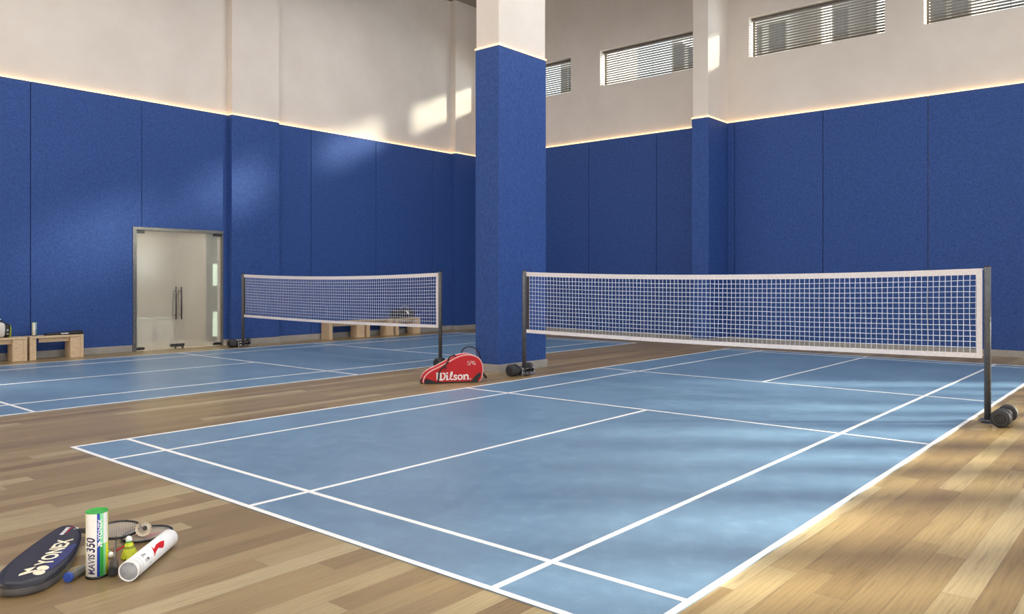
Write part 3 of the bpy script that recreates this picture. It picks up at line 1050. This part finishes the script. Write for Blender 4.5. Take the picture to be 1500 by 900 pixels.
# standing shuttle tube
def shuttle_tube(label, loc, rotz, r, h, group=None, text=True):
    t = thing('shuttlecock_tube', label, 'shuttlecock tube', loc, rotz, group)
    # local -Y faces the camera side
    n = 72
    def mf(a, k):
        ang = (k+0.5)/n*2*PI                       # 0 = +X, 3/2 PI = -Y
        s = ((ang - 1.5*PI + PI) % (2*PI)) - PI    # 0 at -Y, + towards +X
        if -1.30 < s < -0.03:
            return 'white'
        if -0.03 <= s < 0.26:
            return 'blue'
        if 0.26 <= s < 0.62:
            return 'green' if a < 1 else 'mint'
        if 0.62 <= s < 0.85:
            return 'mint' if a < 1 else 'white'
        if 0.85 <= s < 1.25:
            return 'yellow' if a < 1 else 'white'
        return 'yellow' if abs(s) < 2.2 else 'white'
    b = MB()
    rs = []
    for zz in (0.012, h*0.52, h-0.004):
        rs.append([(math.cos(2*PI*(k+0.0)/n)*r, math.sin(2*PI*(k+0.0)/n)*r, zz) for k in range(n)])
    b.rings(rs, 'white', mfun=mf, cap1=False)
    b.build('tube_body', t)
    MB().lathe([(r+0.0012, 0.0), (r+0.0012, 0.012), (r*0.5, 0.0121)], 'blackgloss', n=48).build('base_cap', t)
    MB().lathe([(0.0, h-0.016), (r-0.006, h-0.016), (r-0.004, h), (r+0.0012, h), (r+0.0012, h-0.006)], 'green', n=48).build('top_lid', t)
    if text:
        def wrap(off):
            def fn(c):
                ang = -PI/2 + off - c.y/r
                rr = r + 0.0003 + c.z
                return Vector((math.cos(ang)*rr, math.sin(ang)*rr, c.x))
            return fn
        b = MB()
        w = text_into(b, 'MAVIS', 0.044, 'darkblueink', 0.022, 0, 0.0002, 0.0009, 0.12, 0.80)
        text_into(b, '350', 0.062, 'darkblueink', w+0.005, 0, 0.0002, 0.0014, 0.12, 0.76)
        bmesh.ops.subdivide_edges(b.bm, edges=[e for e in b.bm.edges if e.calc_length() > 0.008], cuts=3)
        b.wrap(wrap(-0.20)).build('model_lettering', t)
        b = MB()
        text_into(b, 'YONEX', 0.027, 'white', 0.185, 0.0, 0.0003, 0.0006, 0.0, 1.05)
        # double-leaf emblem
        for dx in (0.0, 0.012):
            b.poly([(0.150+dx, 0.022, 0.0003), (0.160+dx, 0.010, 0.0003), (0.180+dx*0.3, 0.008, 0.0003), (0.166+dx*0.6, 0.016, 0.0003)], 'white')
            b.poly([(0.150+dx, -0.002, 0.0003), (0.160+dx, 0.001, 0.0003), (0.160+dx, 0.010, 0.0003), (0.152+dx, 0.008, 0.0003)], 'white')
        b.wrap(wrap(0.46)).build('brand_lettering', t)
    return t
tz = math.atan2(-3.95, -1.6) + PI/2
shuttle_tube('white, blue and green shuttlecock tube standing upright beside the navy racket case', (-1.095, -3.185, 0), tz, 0.048, 0.315)

# lying white tube
A0, A1 = Vector((-1.030, -3.372, 0.0475)), Vector((-0.658, -3.032, 0.0475))
ax = (A1-A0).normalized()
upv = Vector((0, 0, 1))
sidev = upv.cross(ax).normalized()           # left of the axis
TL = (A1-A0).length
LT = thing('shuttlecock_tube', 'white shuttlecock tube with a red emblem lying on the wooden floor', 'shuttlecock tube', mtx=axes(A0, ax, sidev, upv))
R_ = 0.047
MB().lathe([(R_-0.001, 0.055), (R_-0.001, TL-0.02), (R_-0.006, TL-0.008), (R_-0.018, TL)], 'white', 'X', 56).build('tube_body', LT)
MB().lathe([(0.0, 0.006), (R_-0.005, 0.006), (R_-0.004, 0.0), (R_+0.0, 0.0), (R_+0.0006, 0.004), (R_+0.0006, 0.034), (R_-0.001, 0.036), (R_-0.001, 0.042), (R_+0.0006, 0.044), (R_+0.0006, 0.058), (R_-0.002, 0.060)], 'white', 'X', 56).build('end_cap', LT)
MB().lathe([(0.0, 0.004), (R_-0.005, 0.004), (R_-0.005, 0.0055), (0.0, 0.0056)], 'grey', 'X', 48).build('cap_disc', LT)
def wrapx(c):                                # c.x along the tube, c.y around (0 = top, + = left), c.z out
    a = c.y/R_
    rr = R_ - 0.0004 + c.z
    return Vector((c.x, math.sin(a)*rr, math.cos(a)*rr))
b = MB()
def tri_strip(P, m):
    b.poly([(p[0], p[1], 0.0008) for p in P], m)
tri_strip([(0.217, -0.0154), (0.216, -0.0217), (0.209, -0.0348), (0.205, -0.0544), (0.181, -0.0709), (0.196, -0.0355)], 'redpaint')
tri_strip([(0.209, -0.0348), (0.256, -0.0241), (0.248, -0.0457), (0.205, -0.0544)], 'redpaint')
tri_strip([(0.256, -0.0241), (0.303, -0.0251), (0.337, -0.0336), (0.307, -0.0544), (0.287, -0.0605), (0.248, -0.0457)], 'redpaint')
bmesh.ops.triangulate(b.bm, faces=b.bm.faces[:])
bmesh.ops.subdivide_edges(b.bm, edges=b.bm.edges[:], cuts=2, use_grid_fill=True)
b.wrap(wrapx).build('red_emblem', LT)
b = MB()
for x0, y0, w_, h_ in ((0.100, -0.028, 0.004, 0.012), (0.106, -0.026, 0.014, 0.003), (0.112, -0.032, 0.004, 0.012), (0.120, -0.028, 0.010, 0.003), (0.108, -0.050, 0.014, 0.003), (0.106, -0.060, 0.004, 0.012), (0.116, -0.058, 0.012, 0.008), (0.090, -0.038, 0.003, 0.020), (0.092, -0.060, 0.003, 0.014), (0.128, -0.080, 0.012, 0.004)):
    b.poly([(x0, y0, 0.0012), (x0+w_, y0, 0.0012), (x0+w_, y0+h_, 0.0012), (x0, y0+h_, 0.0012)], 'ink')
bmesh.ops.subdivide_edges(b.bm, edges=b.bm.edges[:], cuts=2, use_grid_fill=True)
b.wrap(wrapx).build('small_print', LT)

# shuttlecocks
def shuttle(label, pos, axis, kind, s=1.0):
    # local +Z runs from cork to the open rim; pos = cork centre
    z = Vector(axis).normalized()
    a = Vector((1, 0, 0)) if abs(z.x) < 0.8 else Vector((0, 1, 0))
    x = a.cross(z).normalized()
    y = z.cross(x)
    t = thing('shuttlecock', label, 'shuttlecock', mtx=axes(pos, x, y, z))
    c = MB()
    c.lathe([(0.0, -0.0135*s)] + [(math.sin(q)*0.0135*s, -math.cos(q)*0.0135*s) for q in [PI/12*k for k in range(1, 7)]] + [(0.0135*s, 0.012*s), (0.010*s, 0.014*s)], 'cork', n=24)
    c.lathe([(0.0, 0.0142*s), (0.011*s, 0.0143*s)], 'gripdark' if kind != 'nylon' else 'cork', n=24)
    c.build('cork', t)
    if kind == 'nylon':
        b = MB()
        n = 16
        r0, r1, h0, h1 = 0.0125*s, 0.036*s, 0.013*s, 0.082*s
        N = 64
        rings = []
        for q in range(8):
            u = q/7
            rr = r0+(r1-r0)*(u**0.85)
            rings.append([(math.cos(2*PI*k/N)*rr*(1+0.05*u*math.cos(n*2*PI*k/N)), math.sin(2*PI*k/N)*rr*(1+0.05*u*math.cos(n*2*PI*k/N)), h0+(h1-h0)*u + (0.004*s*math.cos(n*2*PI*k/N) if q == 7 else 0)) for k in range(N)])
        for q in range(7):
            pass
        b.rings(rings, 'nylon', cap0=False, cap1=False)
        b.build('nylon_skirt', t)
        b = MB()
        for u in (0.28, 0.36):
            rr = (r0+(r1-r0)*(u**0.85))*1.03
            b.tube([(math.cos(2*PI*k/24)*rr, math.sin(2*PI*k/24)*rr, h0+(h1-h0)*u) for k in range(24)], 0.0014*s, 'ink', 5, closed=True)
        b.build('skirt_band', t)
        MB().lathe([(0.0137*s, 0.008*s), (0.0142*s, 0.009*s), (0.0142*s, 0.014*s), (0.0130*s, 0.015*s)], 'green', n=24).build('cork_band', t)
    else:
        b = MB()
        n = 16
        for k in range(n):
            a = 2*PI*k/n
            ca, sa = math.cos(a), math.sin(a)
            tx, ty = -sa, ca
            def pt(u, w, off):
                rr = (0.012 + (0.035-0.012)*u)*s + off*s
                return (ca*rr + tx*w*s, sa*rr + ty*w*s, (0.010+0.076*u)*s)
            b.tube([pt(0, 0, 0), pt(0.5, 0, 0), pt(0.98, 0, 0)], 0.0011*s, 'feather', 5)
            wv = [(0.40, 0.0015), (0.55, 0.0042), (0.75, 0.0060), (0.92, 0.0064), (1.0, 0.0035)]
            L_ = [pt(u, -w, -0.0012) for u, w in wv]
            Rr = [pt(u, w, 0.0016) for u, w in wv]
            Cc = [pt(u, 0, 0.0004) for u, w in wv]
            for q in range(len(wv)-1):
                i = b.mi('feather')
                for A, B in ((L_, Cc), (Cc, Rr)):
                    b._f([b.bm.verts.new(A[q]), b.bm.verts.new(B[q]), b.bm.verts.new(B[q+1]), b.bm.verts.new(A[q+1])], i)
        b.build('feather_skirt', t)
        b = MB()
        for u in (0.22, 0.38):
            rr = (0.012 + 0.023*u + 0.001)*s
            b.tube([(math.cos(2*PI*k/24)*rr, math.sin(2*PI*k/24)*rr, (0.010+0.076*u)*s) for k in range(24)], 0.0011*s, 'cork', 5, closed=True)
        b.build('thread_ring', t)
    return t
SS = 1.12
shuttle('yellow nylon shuttlecock standing cork up beside the lying white tube', (-0.885, -3.050, 0.0825*SS+0.004), (0.02, -0.05, -1), 'nylon', SS)
shuttle('yellow nylon shuttlecock half hidden behind the standing tube', (-0.945, -2.985, 0.016), (-0.55, 0.80, 0.26), 'nylon', SS)
shuttle('white feather shuttlecock lying on the racket heads, open end to the camera', (-0.66, -2.745, 0.036), (-0.50, -0.83, 0.26), 'feather', 1.15)

# navy racket case: local X along its length, Y to its left, Z up
ca = Vector((0.574, 0.819, 0)).normalized()
cb = Vector((-ca.y, ca.x, 0))
CO = Vector((-1.45, -3.09, 0))
CASE = thing('racket_case', 'navy racket case with cream lettering lying in the lower left corner', 'racket case', mtx=axes(CO, ca, cb, (0, 0, 1)))
def cl(x, y):
    d = Vector((x, y, 0))-CO
    return Vector((d.dot(ca), d.dot(cb), 0))
top = [(-1.475, -3.126), (-1.448, -2.990), (-1.355, -2.835), (-1.19, -2.635), (-1.015, -2.452), (-0.955, -2.435), (-0.925, -2.475), (-0.952, -2.61), (-1.015, -2.755), (-1.09, -2.90), (-1.17, -3.03), (-1.262, -3.140), (-1.345, -3.195), (-1.42, -3.185)]
o2 = smooth_outline([cl(*p) for p in top], 5)
c2 = sum(o2, Vector())/len(o2)
def cring(dn, z):
    N = len(o2)
    out = []
    for k in range(N):
        a, c = o2[k-1], o2[(k+1) % N]
        d = (c-a).normalized()
        nn = Vector((-d.y, d.x, 0))
        if nn.dot(c2-o2[k]) < 0:
            nn = -nn
        q = o2[k]+nn*dn
        out.append(Vector((q.x, q.y, z)))
    return out
b = MB()
b.rings([cring(0.012, 0.0), cring(-0.002, 0.005), cring(-0.006, 0.022), cring(-0.004, 0.042)], 'casegrey', cap1=False)
b.build('side_band', CASE)
b = MB()
b.rings([cring(-0.004, 0.042), cring(0.0, 0.053), cring(0.012, 0.061), cring(0.03, 0.064)], 'navy', cap0=False)
b.build('top_cover', CASE)
b = MB()
b.tube([p for p in cring(-0.0065, 0.043)], 0.003, 'blackgloss', 6, closed=True)
b.build('zip', CASE)
ZT_ = 0.0642
b = MB()
bp = [cl(*p) for p in ((-1.045, -2.81), (-1.12, -2.94), (-1.19, -3.03), (-1.262, -3.105), (-1.32, -3.125), (-1.24, -2.99), (-1.15, -2.87))]
b.poly([(p.x, p.y, ZT_) for p in smooth_outline(bp, 3)], 'navyblue', 0.0004)
b.build('blue_print_panel', CASE)
# lettering: baseline from near end to far end, tops to the left
b = MB()
bl0, bl1 = cl(-1.262, -3.04), cl(-1.045, -2.735)
text_into(b, 'YONEX', 0.098, 'cream', bl0.x+0.01, bl0.y-0.012, ZT_+0.0008, 0.0028, 0.0, 1.12)
b.build('brand_lettering', CASE)
b = MB()
ex, ey = bl0.x-0.125, bl0.y-0.012
h_ = ZT_+0.0008
def half_leaf(x0, y0, sx, sy):
    pts = [(x0 + sx*math.cos(q), y0 + sy*math.sin(q), h_) for q in [PI + PI*k/10 for k in range(11)]]
    b.poly(pts, 'cream', 0.0004)
b.poly([(ex, ey+0.095, h_), (ex+0.045, ey+0.040, h_), (ex+0.068, ey+0.040, h_), (ex+0.052, ey+0.066, h_), (ex+0.115, ey+0.055, h_), (ex+0.085, ey+0.098, h_), (ex+0.060, ey+0.075, h_), (ex+0.030, ey+0.098, h_)], 'cream', 0.0004)
for x0 in (ex+0.028, ex+0.085):
    pts = [(x0 + 0.033*math.cos(q) + 0.010*math.sin(q), ey+0.018 + 0.027*math.sin(q), h_) for q in [2*PI*k/18 for k in range(18)]]
    b.poly(pts, 'cream', 0.0004)
b.build('leaf_emblem', CASE)
b = MB()
q0 = cl(-1.035, -2.615)
for k, wv in enumerate((0.016, 0.012, 0.014, 0.012, 0.016, 0.012, 0.014)):
    x0 = q0.x + k*0.019
    b.poly([(x0, q0.y, h_), (x0+wv, q0.y, h_), (x0+wv, q0.y+0.018, h_), (x0, q0.y+0.018, h_)], 'white', 0.0003)
b.poly([(q0.x+0.02, q0.y-0.012, h_), (q0.x+0.145, q0.y-0.012, h_), (q0.x+0.145, q0.y-0.007, h_), (q0.x+0.02, q0.y-0.007, h_)], 'redpaint', 0.0003)
b.ribbon([(q0.x+0.085, q0.y-0.028), (q0.x+0.10, q0.y-0.048), (q0.x+0.125, q0.y-0.026)], 0.004, 'white', 0.0003, h_)
b.build('small_print', CASE)
# side tag lettering
# carry strap: from the far end behind the standing tube and back along the floor
b = MB()
sp = [(-0.935, -2.50, 0.035), (-0.90, -2.56, 0.040), (-0.905, -2.68, 0.034), (-0.985, -2.90, 0.012), (-1.03, -3.00, 0.010), (-1.09, -3.075, 0.010), (-1.15, -3.125, 0.012), (-1.20, -3.14, 0.03)]
q = []
for k in range(len(sp)-1):
    p0 = Vector(sp[max(0, k-1)]); p1 = Vector(sp[k]); p2 = Vector(sp[k+1]); p3 = Vector(sp[min(len(sp)-1, k+2)])
    for j in range(5):
        u = j/5
        q.append(0.5*((2*p1)+(-p0+p2)*u+(2*p0-5*p1+4*p2-p3)*u*u+(-p0+3*p1-3*p2+p3)*u**3))
q.append(Vector(sp[-1]))
rs = []
for k, p in enumerate(q):
    d = (q[min(k+1, len(q)-1)]-q[max(k-1, 0)])
    d.z = 0
    d.normalize()
    nn = Vector((-d.y, d.x, 0))*0.003
    hh = Vector((0, 0, 0.010)) + Vector((-d.y, d.x, 0))*0.009
    loc = [p-nn-hh, p+nn-hh, p+nn+hh, p-nn+hh]
    rs.append([Vector(((v-CO).dot(ca), (v-CO).dot(cb), max(0.001, v.z))) for v in loc])
b.rings(rs, 'strap', smooth=False)
b.build('carry_strap', CASE)

# ------------------------------------------------------------------ things on the benches
HB = 0.415
# small tube
bt = shuttle_tube('small green, white and yellow shuttlecock tube on the bench left of the door', (2.555, 8.46, HB), tz+0.55, 0.036, 0.245, None, False)
# black flat racket case
t = thing('racket_case', 'flat black racket case on the bench left of the glass door', 'racket case', (2.72, 8.44, HB))
b = MB()
prof = [(0.0, 0.05), (0.10, 0.055), (0.24, 0.075), (0.36, 0.115), (0.52, 0.125), (0.60, 0.10), (0.625, 0.06)]
rs = []
for x_, w_ in prof:
    hgt = 0.034 + 0.03*(x_/0.625)
    rs.append([(x_, -w_, 0.006), (x_, -w_*0.9, 0.0), (x_, w_*0.9, 0.0), (x_, w_, 0.006), (x_, w_, hgt*0.7), (x_, w_*0.85, hgt), (x_, -w_*0.85, hgt), (x_, -w_, hgt*0.7)])
b.rings(rs, 'black')
b.build('case_body', t)
b = MB()
text_into(b, 'YONEX', 0.034, 'white', 0.22, 0.004, 0.0008, 0.0012, 0.0, 1.1)
b.xf(Matrix.Translation((0, -0.126, 0.006)) @ Matrix.Rotation(math.radians(-1.5), 4, 'Y') @ Matrix.Rotation(math.radians(90), 4, 'X'))
b.build('brand_lettering', t)

# white sports bag with a black end on the left bench
t = thing('sports_bag', 'white sports bag with a black end on the bench at the left edge', 'bag', (1.85, 8.44, HB))
def dome(b, x0, x1, h, d_, m, n=18, lean=0.0):
    rs = []
    for x_, sc_ in ((x0, 0.86), (x0+0.03*(1 if x1 > x0 else -1), 0.97), ((x0+x1)/2, 1.0), (x1-0.03, 0.98), (x1, 0.88)):
        ring = []
        for k in range(n):
            a = 2*PI*k/n
            yy = math.copysign(abs(math.cos(a))**0.75, math.cos(a))*d_/2*sc_
            zz = h/2 + math.copysign(abs(math.sin(a))**0.75, math.sin(a))*h/2*sc_
            ring.append((x_+lean*zz, yy, max(0.001, zz)))
        rs.append(ring)
    b.rings(rs, m)
b = MB(); dome(b, -0.35, 0.21, 0.27, 0.26, 'offwhite'); b.build('bag_body', t)
b = MB(); dome(b, 0.185, 0.29, 0.25, 0.25, 'black'); b.build('end_pocket', t)
b = MB(); dome(b, 0.275, 0.305, 0.23, 0.23, 'lime'); b.build('end_trim', t)
b = MB()
b.box(0.225, -0.131, 0.11, 0.255, -0.120, 0.15, 'grey', 0.003).box(0.225, -0.131, 0.055, 0.255, -0.120, 0.08, 'grey', 0.003)
b.build('pocket_mark', t)
b = MB()
b.tube([(0.10, -0.05, 0.25), (0.13, -0.05, 0.30), (0.19, -0.04, 0.285), (0.22, -0.02, 0.235)], 0.012, 'black', 8)
b.build('carry_handle', t)
b = MB()
b.tube([(-0.22, -0.02, 0.375), (0.0, -0.03, 0.345), (0.16, -0.035, 0.315)], 0.016, 'white', 10)
b.tube([(-0.2, 0, 0.24), (-0.21, -0.01, 0.36)], 0.010, 'white', 8)
b.build('racket_sleeve', t)

# black bag with a white mark on the far bench
t = thing('sports_bag', 'black sports bag with a white mark on the bench under the rear net', 'bag', (11.28, 8.46, HB))
b = MB(); dome(b, -0.34, 0.30, 0.24, 0.26, 'black'); b.build('bag_body', t)
b = MB()
b.tube([(-0.14, -0.06, 0.23), (-0.10, -0.07, 0.31), (0.08, -0.07, 0.31), (0.12, -0.06, 0.23)], 0.010, 'grey', 8)
b.build('carry_handle', t)
b = MB()
P = [(-0.06, 0.20), (0.0, 0.205), (0.06, 0.17), (0.09, 0.11), (0.04, 0.105), (0.01, 0.15), (-0.02, 0.165)]
b.rings([[(p[0], -0.145, p[1]) for p in P], [(p[0], -0.128, p[1]) for p in P]], 'white', smooth=False)
b.build('white_mark', t)

# ------------------------------------------------------------------ buildings outside the windows
def building(label, x0, x1, y0, y1, h, m, nwin, z0=0.0, wz=3.1):
    t = thing('apartment_building', label, 'building', ((x0+x1)/2, (y0+y1)/2, 0))
    lx, ly = (x1-x0)/2, (y1-y0)/2
    MB().box(-lx, -ly, 0, lx, ly, h, m).build('walls', t)
    MB().box(-lx-0.2, -ly-0.2, h, lx+0.2, ly+0.2, h+0.35, m, 0.03).build('parapet', t)
    nz = int(h//wz)
    for r in range(nz):
        z = 1.0 + r*wz
        if z + 1.6 > h or z < z0:
            continue
        for k in range(nwin):
            yc = -ly + (k+0.5)*2*ly/nwin
            ww = 2*ly/nwin*0.30
            f = MB().box(-lx-0.05, yc-ww-0.08, z-0.08, -lx+0.02, yc+ww+0.08, z+1.68, 'wframe').build('window', t)
            MB().box(-lx-0.06, yc-ww, z, -lx-0.03, yc+ww, z+1.6, 'bwin').build('pane', f)
    return t
building('pale taupe apartment building seen in the left half of the right hand blind', 48, 56, 12.34, 15.6, 24, 'build1', 2, 12)
building('narrow grey brown tower seen in the middle of the right hand blind', 48, 56, 8.56, 9.67, 24, 'build2', 1, 12)
building('apartment building seen through the blind left of the wall pilaster', 48, 56, 17.4, 20.9, 21.2, 'build1', 3, 12)
building('grey apartment building seen through the blind at the upper right corner', 48, 56, 2.02, 5.4, 24, 'build2', 3, 12)
building('apartment building seen through the blind behind the square column', 48, 56, 28.6, 30.8, 24, 'build1', 3, 12)
